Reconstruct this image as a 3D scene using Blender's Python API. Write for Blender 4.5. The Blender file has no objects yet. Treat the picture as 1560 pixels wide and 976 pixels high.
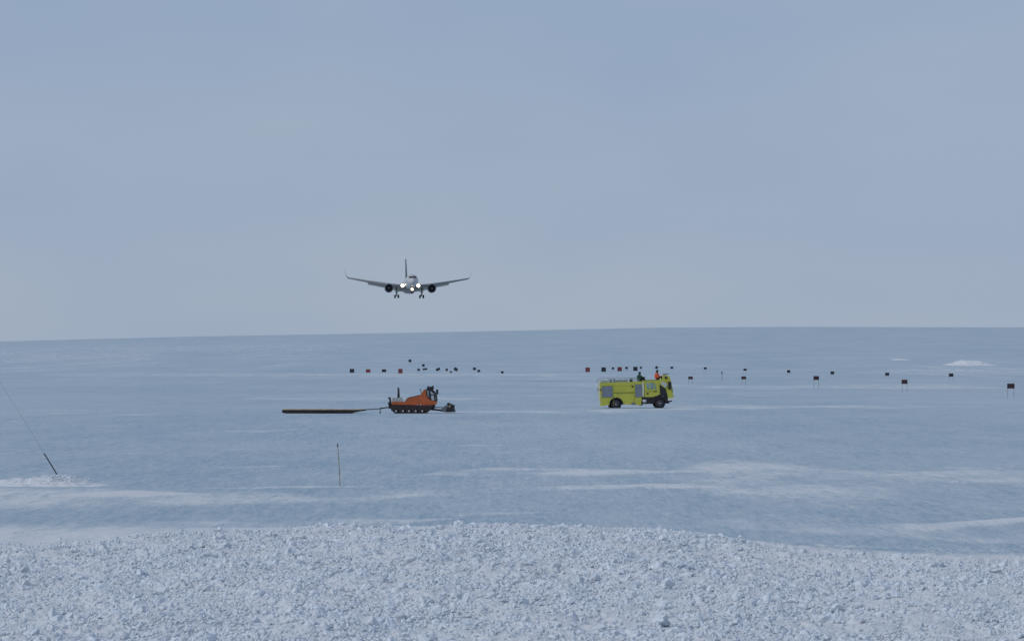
import bpy, bmesh, math, random
import numpy as np
from mathutils import Vector, Matrix, Euler
random.seed(7)
RNG = np.random.default_rng(11)
R = math.radians

# ------------------------------------------------------------------ camera, world, sun, exposure
scene = bpy.context.scene
COL = scene.collection
F = 5550.0          # focal length in photo pixels (photo 1560 wide)
EYE = 4.8           # eye height above the airfield
HY = 561.0          # photo row of the eye level
cam_d = bpy.data.cameras.new('camera')
cam = bpy.data.objects.new('camera', cam_d); COL.objects.link(cam)
cam.location = (0, 0, EYE); cam.rotation_euler = (R(90), 0, 0)
cam_d.sensor_width = 36; cam_d.lens = 36 * F / 1560
cam_d.shift_y = (HY - 488) / 1560
cam_d.clip_start = 0.5; cam_d.clip_end = 60000
scene.camera = cam

SUN_EL, SUN_AZ = 30.0, 238.0     # azimuth clockwise from +Y (the view direction)
world = bpy.data.worlds.new('World'); scene.world = world; world.use_nodes = True
nt = world.node_tree; nt.nodes.clear()
out = nt.nodes.new('ShaderNodeOutputWorld'); bg = nt.nodes.new('ShaderNodeBackground')
sky = nt.nodes.new('ShaderNodeTexSky'); sky.sky_type = 'NISHITA'; sky.sun_disc = False
sky.sun_elevation = R(SUN_EL); sky.sun_rotation = R(SUN_AZ)
sky.air_density = 1.0; sky.dust_density = 1.5; sky.ozone_density = 2.0
# thin even overcast in front of the clear sky
tc = nt.nodes.new('ShaderNodeTexCoord'); mp = nt.nodes.new('ShaderNodeMapping')
mp.inputs['Scale'].default_value = (1, 1, 3)
ns = nt.nodes.new('ShaderNodeTexNoise'); ns.inputs['Scale'].default_value = 6; ns.inputs['Detail'].default_value = 3
cr = nt.nodes.new('ShaderNodeValToRGB')
cr.color_ramp.elements[0].position = 0.35; cr.color_ramp.elements[0].color = (4.58, 5.93, 8.25, 1)
cr.color_ramp.elements[1].position = 0.65; cr.color_ramp.elements[1].color = (5.18, 6.45, 8.35, 1)
mx = nt.nodes.new('ShaderNodeMixRGB'); mx.inputs[0].default_value = 0.86
nt.links.new(tc.outputs['Generated'], mp.inputs['Vector']); nt.links.new(mp.outputs[0], ns.inputs['Vector'])
nt.links.new(ns.outputs['Fac'], cr.inputs['Fac'])
# the cloud sheet is a little brighter and warmer towards the horizon
sp = nt.nodes.new('ShaderNodeSeparateXYZ'); nt.links.new(tc.outputs['Generated'], sp.inputs[0])
hz = nt.nodes.new('ShaderNodeMapRange'); hz.inputs['From Min'].default_value = 0.0; hz.inputs['From Max'].default_value = 0.10
nt.links.new(sp.outputs['Z'], hz.inputs['Value'])
hm = nt.nodes.new('ShaderNodeMixRGB'); hm.inputs[1].default_value = (1.12, 1.075, 1.03, 1); hm.inputs[2].default_value = (0.97, 0.98, 1.0, 1)
nt.links.new(hz.outputs[0], hm.inputs[0])
ml = nt.nodes.new('ShaderNodeMixRGB'); ml.blend_type = 'MULTIPLY'; ml.inputs[0].default_value = 1
nt.links.new(cr.outputs['Color'], ml.inputs[1]); nt.links.new(hm.outputs[0], ml.inputs[2])
nt.links.new(sky.outputs['Color'], mx.inputs[1]); nt.links.new(ml.outputs[0], mx.inputs[2])
nt.links.new(mx.outputs[0], bg.inputs['Color']); bg.inputs['Strength'].default_value = 0.08
nt.links.new(bg.outputs[0], out.inputs['Surface'])

sun_d = bpy.data.lights.new('sun', 'SUN'); sun_d.energy = 1.45; sun_d.angle = R(7); sun_d.color = (1.0, 0.97, 0.93)
sun = bpy.data.objects.new('sun', sun_d); COL.objects.link(sun)
az, el = R(SUN_AZ), R(SUN_EL)
sdir = Vector((math.sin(az) * math.cos(el), math.cos(az) * math.cos(el), math.sin(el)))
sun.rotation_euler = sdir.to_track_quat('Z', 'Y').to_euler(); sun.location = (0, -50, 60)

vs = scene.view_settings
vs.view_transform = 'Standard'; vs.look = 'None'; vs.exposure = -0.22; vs.gamma = 1
vs.use_curve_mapping = False

# ------------------------------------------------------------------ materials
def mat(name, col, rough=0.6, metal=0.0, var=0.12, scale=3.0, emit=None, strength=0, bump=0.0, bscale=20.0, spec=0.5):
    """Procedural principled material: base colour broken up by noise (dirt, wear)."""
    m = bpy.data.materials.new(name); m.use_nodes = True
    t = m.node_tree; b = t.nodes['Principled BSDF']
    c = t.nodes.new('ShaderNodeTexCoord'); n = t.nodes.new('ShaderNodeTexNoise')
    n.inputs['Scale'].default_value = scale; n.inputs['Detail'].default_value = 6
    r = t.nodes.new('ShaderNodeValToRGB')
    r.color_ramp.elements[0].position = 0.3; r.color_ramp.elements[1].position = 0.7
    r.color_ramp.elements[0].color = (*[x * (1 - var) for x in col], 1)
    r.color_ramp.elements[1].color = (*[min(1, x * (1 + var)) for x in col], 1)
    t.links.new(c.outputs['Object'], n.inputs['Vector']); t.links.new(n.outputs['Fac'], r.inputs['Fac'])
    t.links.new(r.outputs['Color'], b.inputs['Base Color'])
    b.inputs['Roughness'].default_value = rough; b.inputs['Metallic'].default_value = metal
    b.inputs['Specular IOR Level'].default_value = spec
    if bump:
        n2 = t.nodes.new('ShaderNodeTexNoise'); n2.inputs['Scale'].default_value = bscale; n2.inputs['Detail'].default_value = 8
        bp = t.nodes.new('ShaderNodeBump'); bp.inputs['Strength'].default_value = bump
        t.links.new(c.outputs['Object'], n2.inputs['Vector']); t.links.new(n2.outputs['Fac'], bp.inputs['Height'])
        t.links.new(bp.outputs['Normal'], b.inputs['Normal'])
    if emit:
        b.inputs['Emission Color'].default_value = (*emit, 1); b.inputs['Emission Strength'].default_value = strength
    return m

M = dict(
    lime=mat('lime_paint', (0.43, 0.43, 0.055), 0.45, var=0.10, scale=1.2),
    lime_dark=mat('lime_trim', (0.20, 0.23, 0.04), 0.6),
    shutter=mat('shutter_metal', (0.20, 0.23, 0.27), 0.5, 0.3),
    chrome=mat('bright_metal', (0.55, 0.57, 0.6), 0.35, 0.6),
    pale=mat('pale_trim', (0.62, 0.64, 0.6), 0.5),
    black=mat('black_paint', (0.012, 0.012, 0.014), 0.55, var=0.3),
    rubber=mat('rubber', (0.012, 0.012, 0.016), 0.85, var=0.3),
    rim=mat('rim_metal', (0.16, 0.17, 0.2), 0.5, 0.3),
    glass=mat('tinted_glass', (0.17, 0.28, 0.29), 0.12, var=0.5),
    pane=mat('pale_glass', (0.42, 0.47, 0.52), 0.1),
    orange=mat('orange_paint', (0.40, 0.088, 0.020), 0.45, var=0.15, scale=1.5),
    track=mat('track_belt', (0.022, 0.017, 0.017), 0.8, var=0.4, scale=5),
    grey=mat('grey_deck', (0.30, 0.33, 0.33), 0.7),
    hub=mat('hub_white', (0.42, 0.43, 0.45), 0.5),
    wood=mat('weathered_wood', (0.46, 0.37, 0.24), 0.85, var=0.3, scale=4),
    tar=mat('tarred_timber', (0.018, 0.016, 0.016), 0.85, var=0.4),
    plane=mat('aircraft_grey', (0.50, 0.50, 0.51), 0.4, var=0.05, scale=0.3),
    wing=mat('wing_grey', (0.20, 0.20, 0.205), 0.45, var=0.08, scale=0.4),
    fin=mat('fin_shade_grey', (0.06, 0.075, 0.10), 0.5),  # shade on the fin is put into this dark base colour
    flap=mat('flap_metal', (0.42, 0.39, 0.34), 0.5),
    intake=mat('intake_dark', (0.008, 0.008, 0.012), 0.8),
    lamp=mat('landing_lamp', (1, 0.95, 0.85), 0.3, emit=(1.0, 0.90, 0.72), strength=6),
    lampw=mat('nose_lamp', (1, 0.9, 0.7), 0.3, emit=(1.0, 0.80, 0.50), strength=5),
    lampglow=mat('lamp_glow_ring', (0.30, 0.20, 0.14), 0.5),  # warm colour stands in for the orange glow ring round each lamp
    mpanel=mat('dark_maroon_board', (0.045, 0.020, 0.024), 0.8, var=0.5, scale=2),
    bpanel=mat('black_board', (0.016, 0.018, 0.026), 0.8, var=0.3),
    rpanel=mat('red_board', (0.16, 0.035, 0.045), 0.8, var=0.3),
    leg=mat('board_leg', (0.10, 0.11, 0.13), 0.7),
    bamboo=mat('bamboo', (0.30, 0.25, 0.18), 0.7),
    wire=mat('steel_wire', (0.06, 0.07, 0.09), 0.6),
    green=mat('green_jacket', (0.012, 0.05, 0.035), 0.8, var=0.3, scale=8),
    ojacket=mat('orange_jacket', (0.62, 0.10, 0.035), 0.75, var=0.2, scale=8),
    trousers=mat('dark_trousers', (0.015, 0.016, 0.02), 0.85),
    hair=mat('dark_hat', (0.02, 0.02, 0.025), 0.8),
    skin=mat('skin', (0.34, 0.19, 0.13), 0.6),
)

def ground_material():
    m = bpy.data.materials.new('ice_and_drift'); m.use_nodes = True
    t = m.node_tree; N = t.nodes; L = t.links; b = N['Principled BSDF']
    geo = N.new('ShaderNodeNewGeometry')
    def noise(sx, sy, detail=4, rough=0.55):
        mp_ = N.new('ShaderNodeMapping'); mp_.inputs['Scale'].default_value = (sx, sy, sx)
        L.new(geo.outputs['Position'], mp_.inputs['Vector'])
        n = N.new('ShaderNodeTexNoise'); n.inputs['Scale'].default_value = 1; n.inputs['Detail'].default_value = detail
        n.inputs['Roughness'].default_value = rough
        L.new(mp_.outputs[0], n.inputs['Vector']); return n.outputs['Fac']
    def math_(op, a, b_, clamp=False):
        n = N.new('ShaderNodeMath'); n.operation = op; n.use_clamp = clamp
        for k, v in enumerate((a, b_)):
            if isinstance(v, (int, float)): n.inputs[k].default_value = v
            else: L.new(v, n.inputs[k])
        return n.outputs[0]
    def ramp(v, lo, hi):
        n = N.new('ShaderNodeMapRange'); n.inputs['From Min'].default_value = lo; n.inputs['From Max'].default_value = hi
        n.clamp = True; L.new(v, n.inputs['Value']); return n.outputs['Result']
    at = N.new('ShaderNodeAttribute'); at.attribute_name = 'drift_shade'; at.attribute_type = 'GEOMETRY'
    big = noise(0.02, 0.006, 6, 0.62)
    mid = noise(0.16, 0.05, 6, 0.65)
    fine = noise(1.6, 0.4, 5, 0.7)
    far = noise(0.004, 0.0011, 6, 0.65)
    s = math_('ADD', math_('MULTIPLY', ramp(big, 0.42, 0.68), 0.20), math_('MULTIPLY', ramp(mid, 0.40, 0.75), 0.16))
    s = math_('ADD', s, math_('MULTIPLY', ramp(fine, 0.45, 0.8), 0.22))
    s = math_('ADD', s, math_('MULTIPLY', math_('SUBTRACT', far, 0.5), 0.25))
    for sx_, sy_, am in ((14.0, 1.6, .50), (5.0, 0.35, .50), (1.6, 0.09, .30), (0.4, 0.03, .14)):
        s = math_('ADD', s, math_('MULTIPLY', math_('SUBTRACT', noise(sx_, sy_, 4, 0.7), 0.5), am * 2.0))
    s = math_('ADD', s, 0.235)
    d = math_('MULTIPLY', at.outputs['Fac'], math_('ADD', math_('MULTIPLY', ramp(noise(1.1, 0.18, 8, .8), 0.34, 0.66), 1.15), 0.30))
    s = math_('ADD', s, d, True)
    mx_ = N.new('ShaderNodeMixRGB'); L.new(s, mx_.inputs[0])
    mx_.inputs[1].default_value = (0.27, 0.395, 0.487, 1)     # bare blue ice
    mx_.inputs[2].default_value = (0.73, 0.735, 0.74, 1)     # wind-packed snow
    L.new(mx_.outputs[0], b.inputs['Base Color'])
    b.inputs['Roughness'].default_value = 0.75; b.inputs['Specular IOR Level'].default_value = 0.2
    bp = N.new('ShaderNodeBump'); bp.inputs['Strength'].default_value = 0.5; bp.inputs['Distance'].default_value = 0.15
    bn = noise(3.0, 2.0, 8, 0.7); L.new(bn, bp.inputs['Height']); L.new(bp.outputs['Normal'], b.inputs['Normal'])
    return m
M['ground'] = ground_material()
M['snow'] = mat('snow', (0.63, 0.67, 0.72), 0.8, var=0.12, scale=5, bump=0.6, bscale=14, spec=0.2)
M['snow_soft'] = mat('soft_snow', (0.71, 0.72, 0.73), 0.8, var=0.12, scale=1.2, bump=0.8, bscale=5, spec=0.2)

# ------------------------------------------------------------------ ground shape (metres, analytic so that things can stand on it)
def sstep(a, b, x): t = np.clip((x - a) / (b - a), 0, 1); return t * t * (3 - 2 * t)
def vnoise(x, y, seed=0):
    xi = np.floor(x).astype(np.int64); yi = np.floor(y).astype(np.int64); xf = x - xi; yf = y - yi
    def h(a, b):
        n = (a * 374761393 + b * 668265263 + seed * 1442695041) & 0xffffffff
        n = ((n ^ (n >> 13)) * 1274126177) & 0xffffffff
        return ((n ^ (n >> 16)) & 0xffff) / 65535.0
    u = xf * xf * (3 - 2 * xf); v = yf * yf * (3 - 2 * yf)
    return (h(xi, yi) * (1 - u) + h(xi + 1, yi) * u) * (1 - v) + (h(xi, yi + 1) * (1 - u) + h(xi + 1, yi + 1) * u) * v
def fbm(x, y, o=4, seed=0):
    s = 0; a = 0.5
    for k in range(o): s = s + a * vnoise(x * 2**k, y * 2**k, seed + k); a *= .5
    return s
CREST_D = 9000.0
def crest_row(az_):     # photo row of the skyline of the snow dome against azimuth
    px = 780 + F * az_
    return np.interp(px, [-2500, -400, 0, 300, 520, 780, 1000, 1200, 1560, 2000, 4000], [560, 531, 520.5, 512.5, 508.5, 503.5, 499, 497.8, 499, 502, 540])
BERM_X = [-60, 0, 200, 400, 560, 800, 1000, 1100, 1200, 1300, 1450, 1560, 1700]
BERM_Y = [812, 812, 808, 800, 797, 796, 802, 813, 828, 838, 845, 844, 846]
BERM_D = [104, 104, 103, 102, 100, 98, 97, 95, 92, 90, 88, 88, 88]
def ground_z(x, y):
    x = np.asarray(x, float); y = np.asarray(y, float)
    D = np.hypot(x, y); a = np.arctan2(x, y); front = np.clip(np.cos(a), 0, 1)
    z = 2.4 * sstep(800, 1800, D)
    crest = EYE + (HY - crest_row(np.clip(a, -0.6, 0.6))) / F * CREST_D
    t = np.clip((D - 1900) / (CREST_D - 1900), 0, 1)
    rise = np.where(D < CREST_D, t ** 1.25 * (1 - 0.0 * t), 1 - 0.15 * np.clip((D - CREST_D) / 5000, 0, 1))
    z = z + (crest - 2.4) * rise * sstep(-0.2, 0.5, np.cos(a))
    # foreground berm of graded snow
    px = 780 + F * np.tan(np.clip(a, -0.5, 0.5))
    cd = np.interp(px, BERM_X, BERM_D); cy = np.interp(px, BERM_X, BERM_Y) + 6
    h = EYE - (cy - HY) * cd / F
    prof = np.where(D < cd, 0.55 + 0.45 * sstep(60, 96, D) * (D < cd) , 1 - sstep(cd, cd + 9, D))
    prof = np.where(D < cd, sstep(20, 60, D) * np.where(D < 60, 0.55, prof), prof)
    near = h * prof * sstep(0.7, 0.95, np.cos(a))
    near = near + (fbm(x * .6, y * .25, 4, 5) - .45) * 0.50 * (1 - sstep(cd - 6, cd + 6, D))
    z = z + near
    # very low drifts on the flat ice
    z = z + (fbm(x / 14, y / 40, 3, 9) - .45) * 0.10 * sstep(105, 130, D) * (1 - sstep(600, 900, D))
    return z
def gz(x, y): return float(ground_z(np.array([x]), np.array([y]))[0])
def at(px, D, py=None):
    x = (px - 780) / F * D
    return Vector((x, D, gz(x, D) if py is None else EYE + (HY - py) / F * D))
def dist_for_row(px, py):      # farthest distance at which the ground shows at this photo row
    lo, hi = 130.0, 8800.0
    for _ in range(50):
        m_ = (lo + hi) / 2; x = (px - 780) / F * m_
        row = HY - (gz(x, m_) - EYE) * F / m_
        if row > py: lo = m_
        else: hi = m_
    return lo

# ------------------------------------------------------------------ mesh helpers
def link(o): COL.objects.link(o); return o
def obj(name, bm, material, parent=None, smooth=False, bevel=0.0):
    if bevel:
        bmesh.ops.bevel(bm, geom=[e for e in bm.edges if e.calc_face_angle(0) > 0.6], offset=bevel, segments=2, affect='EDGES', clamp_overlap=True)
    bmesh.ops.recalc_face_normals(bm, faces=bm.faces[:])
    me = bpy.data.meshes.new(name); bm.to_mesh(me); bm.free(); me.materials.append(material)
    if smooth:
        for p in me.polygons: p.use_smooth = True
    o = link(bpy.data.objects.new(name, me))
    if parent is not None: o.parent = parent
    return o
def tag(o, label=None, cat=None, group=None, kind=None):
    if label: o['label'] = label
    if cat: o['category'] = cat
    if group: o['group'] = group
    if kind: o['kind'] = kind
    return o
def empty(name, loc=(0, 0, 0), rot=(0, 0, 0)):
    o = link(bpy.data.objects.new(name, None)); o.location = loc; o.rotation_euler = rot; o.empty_display_size = .3
    return o
def box(bm, x0, x1, y0, y1, z0, z1):
    v = [bm.verts.new(c) for c in ((x0, y0, z0), (x1, y0, z0), (x1, y1, z0), (x0, y1, z0), (x0, y0, z1), (x1, y0, z1), (x1, y1, z1), (x0, y1, z1))]
    for f in ((0, 3, 2, 1), (4, 5, 6, 7), (0, 1, 5, 4), (1, 2, 6, 5), (2, 3, 7, 6), (3, 0, 4, 7)): bm.faces.new([v[i] for i in f])
    return bm
def tube(bm, p0, p1, r0, r1=None, seg=10, cap=True):
    r1 = r0 if r1 is None else r1
    p0, p1 = Vector(p0), Vector(p1); d = (p1 - p0).normalized()
    u = d.orthogonal().normalized(); w = d.cross(u)
    a = []; b = []
    for k in range(seg):
        t = 2 * math.pi * k / seg; o_ = u * math.cos(t) + w * math.sin(t)
        a.append(bm.verts.new(p0 + o_ * r0)); b.append(bm.verts.new(p1 + o_ * r1))
    for k in range(seg): bm.faces.new((a[k], a[(k + 1) % seg], b[(k + 1) % seg], b[k]))
    if cap: bm.faces.new(a[::-1]); bm.faces.new(b)
    return bm
def path(bm, pts, r, seg=8):
    for p, q in zip(pts[:-1], pts[1:]): tube(bm, p, q, r, r, seg)
    return bm
def prism(bm, pts, y0, y1):
    """Outline in local x-z, extruded along y."""
    a = [bm.verts.new((x, y0, z)) for x, z in pts]; b = [bm.verts.new((x, y1, z)) for x, z in pts]
    n = len(pts)
    bm.faces.new(a); bm.faces.new(b[::-1])
    for k in range(n): bm.faces.new((a[k], b[k], b[(k + 1) % n], a[(k + 1) % n]))
    return bm
def lathe(bm, prof, axis='y', c=(0, 0, 0), seg=28, close=True):
    """prof: (position along axis, radius)."""
    rings = []
    for s, r in prof:
        ring = []
        for k in range(seg):
            t = 2 * math.pi * k / seg; u, w = r * math.cos(t), r * math.sin(t)
            p = (u, s, w) if axis == 'y' else ((s, u, w) if axis == 'x' else (u, w, s))
            ring.append(bm.verts.new((p[0] + c[0], p[1] + c[1], p[2] + c[2])))
        rings.append(ring)
    for A, B in zip(rings[:-1], rings[1:]):
        for k in range(seg): bm.faces.new((A[k], A[(k + 1) % seg], B[(k + 1) % seg], B[k]))
    if close: bm.faces.new(rings[0][::-1]); bm.faces.new(rings[-1])
    return bm
def loft(bm, secs, cap=True):
    rings = [[bm.verts.new(p) for p in s] for s in secs]; n = len(rings[0])
    for A, B in zip(rings[:-1], rings[1:]):
        for k in range(n): bm.faces.new((A[k], A[(k + 1) % n], B[(k + 1) % n], B[k]))
    if cap: bm.faces.new(rings[0][::-1]); bm.faces.new(rings[-1])
    return bm
NEW = bmesh.new

def mesh_from_arrays(name, verts, faces, material, smooth=False):
    """verts (n,3); faces (m,k) all the same k."""
    me = bpy.data.meshes.new(name); n, k = faces.shape
    me.vertices.add(len(verts)); me.vertices.foreach_set('co', verts.astype(np.float32).ravel())
    me.loops.add(n * k); me.loops.foreach_set('vertex_index', faces.astype(np.int32).ravel())
    me.polygons.add(n); me.polygons.foreach_set('loop_start', np.arange(0, n * k, k, dtype=np.int32))
    me.polygons.foreach_set('use_smooth', np.full(n, smooth))
    me.update(calc_edges=True); me.validate(); me.materials.append(material)
    return link(bpy.data.objects.new(name, me))

# ------------------------------------------------------------------ the ground sheet
rows = np.concatenate([np.linspace(2, 50, 40), np.arange(50.4, 112, 0.12), 26500 / np.linspace(235, 30, 420)[1:] , np.geomspace(905, 8000, 130), np.linspace(8100, 9600, 40), np.geomspace(9800, 30000, 14)])
rows = np.unique(np.sort(rows))
cols = np.unique(np.concatenate([np.linspace(-math.pi, -0.17, 60), np.linspace(-0.17, 0.17, 760), np.linspace(0.17, math.pi, 60)]))
RR, AA = np.meshgrid(rows, cols, indexing='ij')
X = RR * np.sin(AA); Y = RR * np.cos(AA)
Z = ground_z(X, Y)
nearm = 1 - sstep(96, 106, RR)
Z = Z + (fbm(X * 5, Y * 5, 3, 21) - .44) * 0.16 * nearm * sstep(30, 50, RR)
PX = 780 + F * X / np.maximum(Y, 1e-3); PY = HY - (Z - EYE) * F / np.maximum(Y, 1e-3)
# where drifted snow lies on the ice: bands in metres (x, distance), each an irregular tongue; negative ones paint shade
drift_shade = np.zeros_like(X)
def band(pts, width, amt, edge=0.6, seed=0):
    """pts: (x_px, row) of the drift or shade band's centre line, width in metres across."""
    xs = np.array([p[0] for p in pts], float); dd = np.array([EYE * F / (p[1] - HY) for p in pts])
    r0, r1 = np.searchsorted(rows, [dd.min() - width * 4, dd.max() + width * 4])
    c0, c1 = np.searchsorted(cols, [math.atan((xs[0] - 780) / F), math.atan((xs[-1] - 780) / F)])
    sl = (slice(r0, r1), slice(c0, c1))
    if r1 <= r0 or c1 <= c0: return
    X_, Y_, P_, R_ = X[sl], Y[sl], PX[sl], RR[sl]
    c = np.interp(P_, xs, dd); wd = width * (0.35 + 1.2 * vnoise(X_ / 9, Y_ * 0 + 3, seed)) * np.clip(np.minimum(P_ - xs[0], xs[-1] - P_) / 120 + .05, 0, 1)
    q = np.abs(R_ - c + (fbm(X_ / 5, Y_ / 9, 3, seed + 3) - .45) * width * .8) / np.maximum(wd, .01)
    k = np.clip((1.15 - q) / edge, 0, 1)
    brk = fbm(X_ / 3.5 + seed, Y_ / 11, 5, seed + 7); k = k * np.clip(.25 + 3.2 * (brk - .33), .15, 1.25)
    drift_shade[sl] = np.maximum(drift_shade[sl], amt * k) if amt > 0 else drift_shade[sl] + amt * k
band([(-900, 759), (0, 758), (300, 759), (560, 755), (800, 744), (1000, 740), (1150, 742)], 8.5, .5, seed=1)
band([(-900, 752), (0, 752), (180, 752), (330, 754)], 4.0, .95, seed=31)
band([(-900, 742), (0, 746), (120, 746), (220, 752)], 3.0, .9, seed=2)
band([(260, 744), (380, 743), (600, 740)], 1.0, .6, seed=3)
band([(640, 722), (760, 717), (900, 719), (1060, 718), (1130, 714)], 5.5, .7, seed=4)
band([(1010, 720), (1250, 728), (1450, 722), (1900, 730)], 26, .50, seed=5)
band([(1020, 790), (1200, 800), (1500, 815), (1900, 815)], 5.5, .35, seed=21)
band([(-900, 806), (0, 806), (300, 801), (460, 800)], 3.2, .5, seed=22)
band([(330, 657), (400, 656), (470, 653)], 7, .7, seed=6)
band([(0, 640), (14, 640), (40, 641)], 7, .7, seed=7)
band([(150, 632), (200, 631), (250, 630)], 7, .5, seed=8)
band([(640, 626), (720, 628), (800, 627), (920, 626), (1080, 620), (1500, 618)], 16, .45, seed=9)
band([(860, 672), (880, 671), (900, 671)], 3.5, .9, seed=10)
band([(1060, 661), (1075, 661), (1090, 661)], 3.5, .9, seed=11)
band([(1180, 806), (1300, 804), (1420, 801), (1560, 791), (1900, 770)], 2.6, 1.0, seed=12)
band([(1420, 808), (1480, 805), (1540, 797)], .4, .9, seed=13)
band([(1160, 828), (1300, 832), (1500, 836), (1600, 834)], 1.1, .5, seed=14)
band([(400, 800), (480, 793), (600, 795), (700, 790)], 1.6, .5, seed=15)
band([(560, 786), (700, 783), (860, 780)], 1.0, .25, seed=16)
band([(1190, 756), (1210, 757), (1250, 757)], 1.0, .8, seed=17)
band([(1420, 733), (1450, 733), (1480, 734)], 1.0, .8, seed=18)
for _x, _y, _l in [(240, 567, 30), (300, 569, 25), (1060, 669, 45), (1290, 685, 60), (700, 703, 90), (840, 705, 60), (700, 645, 60), (40, 722, 25), (560, 747, 60), (900, 728, 60), (1290, 820, 110), (1420, 830, 90), (1480, 812, 90), (1130, 706, 40), (1170, 650, 80)]:
    band([(_x - _l, _y), (_x, _y), (_x + _l, _y)], (EYE * F / (_y - HY)) ** 2 / 26500 * 1.1, -.45, seed=int(_x))  # dark streaks: short shadows of low snow ridges painted into the ice colour
for _k in range(46):           # short wind-blown streaks over the whole airfield
    _x = random.uniform(-200, 1750); _y = 600 + 180 * random.random() ** 1.3; _l = random.uniform(15, 70)
    band([(_x, _y), (_x + _l, _y - random.uniform(-1, 1.5)), (_x + 2 * _l, _y - random.uniform(-1, 2))], (EYE * F / (_y - HY)) ** 2 / 26500 * random.uniform(.8, 1.8), random.uniform(.2, .5), seed=40 + _k)
for _k, (_x, _y, _l) in enumerate([(560, 607, 200), (940, 588, 120), (1300, 590, 240), (120, 566, 200), (420, 566, 120), (1500, 575, 200), (300, 578, 250), (700, 578, 240)]):
    band([(_x - _l, _y), (_x, _y - .6), (_x + _l, _y)], (EYE * F / (_y - HY)) ** 2 / 26500 * 3.0, .3, seed=90 + _k)
drift_shade = drift_shade - .30 * sstep(3000, 8500, RR)
snowy = 1 - sstep(0, 7 + 6 * (PX < 1000), RR - np.interp(PX, BERM_X, BERM_D))
drift_shade = np.maximum(drift_shade, 0.95 * snowy)
Z = Z + 0.06 * drift_shade * sstep(104, 112, RR) * (1 - sstep(250, 400, RR))
nr, nc = X.shape
idx = np.arange(nr * nc).reshape(nr, nc)
faces = np.stack([idx[:-1, :-1], idx[:-1, 1:], idx[1:, 1:], idx[1:, :-1]], -1).reshape(-1, 4)[:, ::-1]
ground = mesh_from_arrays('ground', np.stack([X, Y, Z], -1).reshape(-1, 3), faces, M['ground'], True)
attr = ground.data.attributes.new('drift_shade', 'FLOAT', 'POINT'); attr.data.foreach_set('value', drift_shade.astype(np.float32).ravel())
tag(ground, 'blue ice airfield with wind-packed snow drifts rising to a white snow dome', kind='structure')

# ------------------------------------------------------------------ loose snow
def clod(seed, sub=2):
    r = random.Random(seed); bm = NEW(); bmesh.ops.create_icosphere(bm, subdivisions=sub, radius=1)
    dirs = [Vector((r.uniform(-1, 1), r.uniform(-1, 1), r.uniform(-1, 1))).normalized() for _ in range(9)]
    cut = [r.uniform(.30, .80) for _ in dirs]
    from mathutils import noise as mn
    off = Vector((r.uniform(0, 50), r.uniform(0, 50), 0))
    fine = .20 if sub > 1 else .0
    for v in bm.verts:
        n = v.co.normalized(); rad = 1
        for d, c in zip(dirs, cut):
            dp = n.dot(d)
            if dp > 1e-3: rad = min(rad, c / dp)
        v.co = n * rad * (1 + .45 * mn.noise(n * 2.6 + off) + fine * mn.noise(n * 6.5 + off))
    bm.verts.index_update(); bm.faces.ensure_lookup_table()
    V = np.array([v.co[:] for v in bm.verts]); Fc = np.array([[v.index for v in f.verts] for f in bm.faces]); bm.free()
    return V, Fc
CLODS = [clod(k, 1) for k in range(28)]
CLODS2 = [clod(100 + k, 2) for k in range(30)]
def scatter(pos, size, lib, flat=0.75):
    VV = []; FF = []; base = 0
    which = RNG.integers(0, len(lib), len(pos))
    for w in range(len(lib)):
        sel = np.where(which == w)[0]
        if not len(sel): continue
        V, Fc = lib[w]; n = len(sel)
        a = RNG.uniform(0, 2 * math.pi, n); c, s = np.cos(a), np.sin(a)
        tl = RNG.normal(0, .45, n); ct, st = np.cos(tl), np.sin(tl)
        sc = size[sel][:, None] * RNG.uniform(.7, 1.3, (n, 3)) * np.array([1, 1, flat])
        P = V[None] * sc[:, None, :]
        x, y, z = P[..., 0], P[..., 1], P[..., 2]
        y, z = y * ct[:, None] - z * st[:, None], y * st[:, None] + z * ct[:, None]
        x, y = x * c[:, None] - y * s[:, None], x * s[:, None] + y * c[:, None]
        P = np.stack([x, y, z], -1) + pos[sel][:, None, :]
        VV.append(P.reshape(-1, 3)); FF.append((Fc[None] + (np.arange(n) * len(V))[:, None, None] + base).reshape(-1, 3)); base += n * len(V)
    return np.concatenate(VV), np.concatenate(FF)
def scatter_zone(n, d0, d1, amax, smin, smax, power, keep=None, sink=.25, lib=CLODS, flat=.75, smooth_name=None):
    D = np.sqrt(RNG.uniform(d0 * d0, d1 * d1, n)); a = RNG.uniform(-amax, amax, n)
    x = D * np.sin(a); y = D * np.cos(a)
    px = 780 + F * np.tan(a); cd = np.interp(px, BERM_X, BERM_D)
    if keep is not None:
        k = keep(x, y, D, px, cd); x, y, D, cd = x[k], y[k], D[k], cd[k]
    s = smin + (smax - smin) * RNG.random(len(x)) ** power
    z = ground_z(x, y) + s * (flat - sink)* .6
    return scatter(np.stack([x, y, z], -1), s, lib, flat)
def keep_berm(x, y, D, px, cd):
    left = np.clip((420 - px) / 500, 0, 1)
    p = 1 - sstep(-3.5 - 10 * left, 3.0 - 2 * left, D - cd)
    p = np.clip(p * 1.15 - .15 * (D > cd - 6), 0, 1)
    row = HY - (ground_z(x, y) - EYE) * F / y
    for lx, ly, hw_ in (([-200, 0, 130, 200, 280, 400], [866, 848, 834, 831, 829, 826], 2.6), ([-200, 0, 60, 110], [846, 838, 832, 829], 1.8)):
        on = (np.abs(row - np.interp(px, lx, ly)) < hw_) & (px < lx[-1]); p = np.where(on, p * .12, p)
    clump = sstep(.30, .55, fbm(x / 1.3, y / 3.0, 3, 77)) * .75 + .25
    return RNG.random(len(x)) < p * clump
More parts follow.
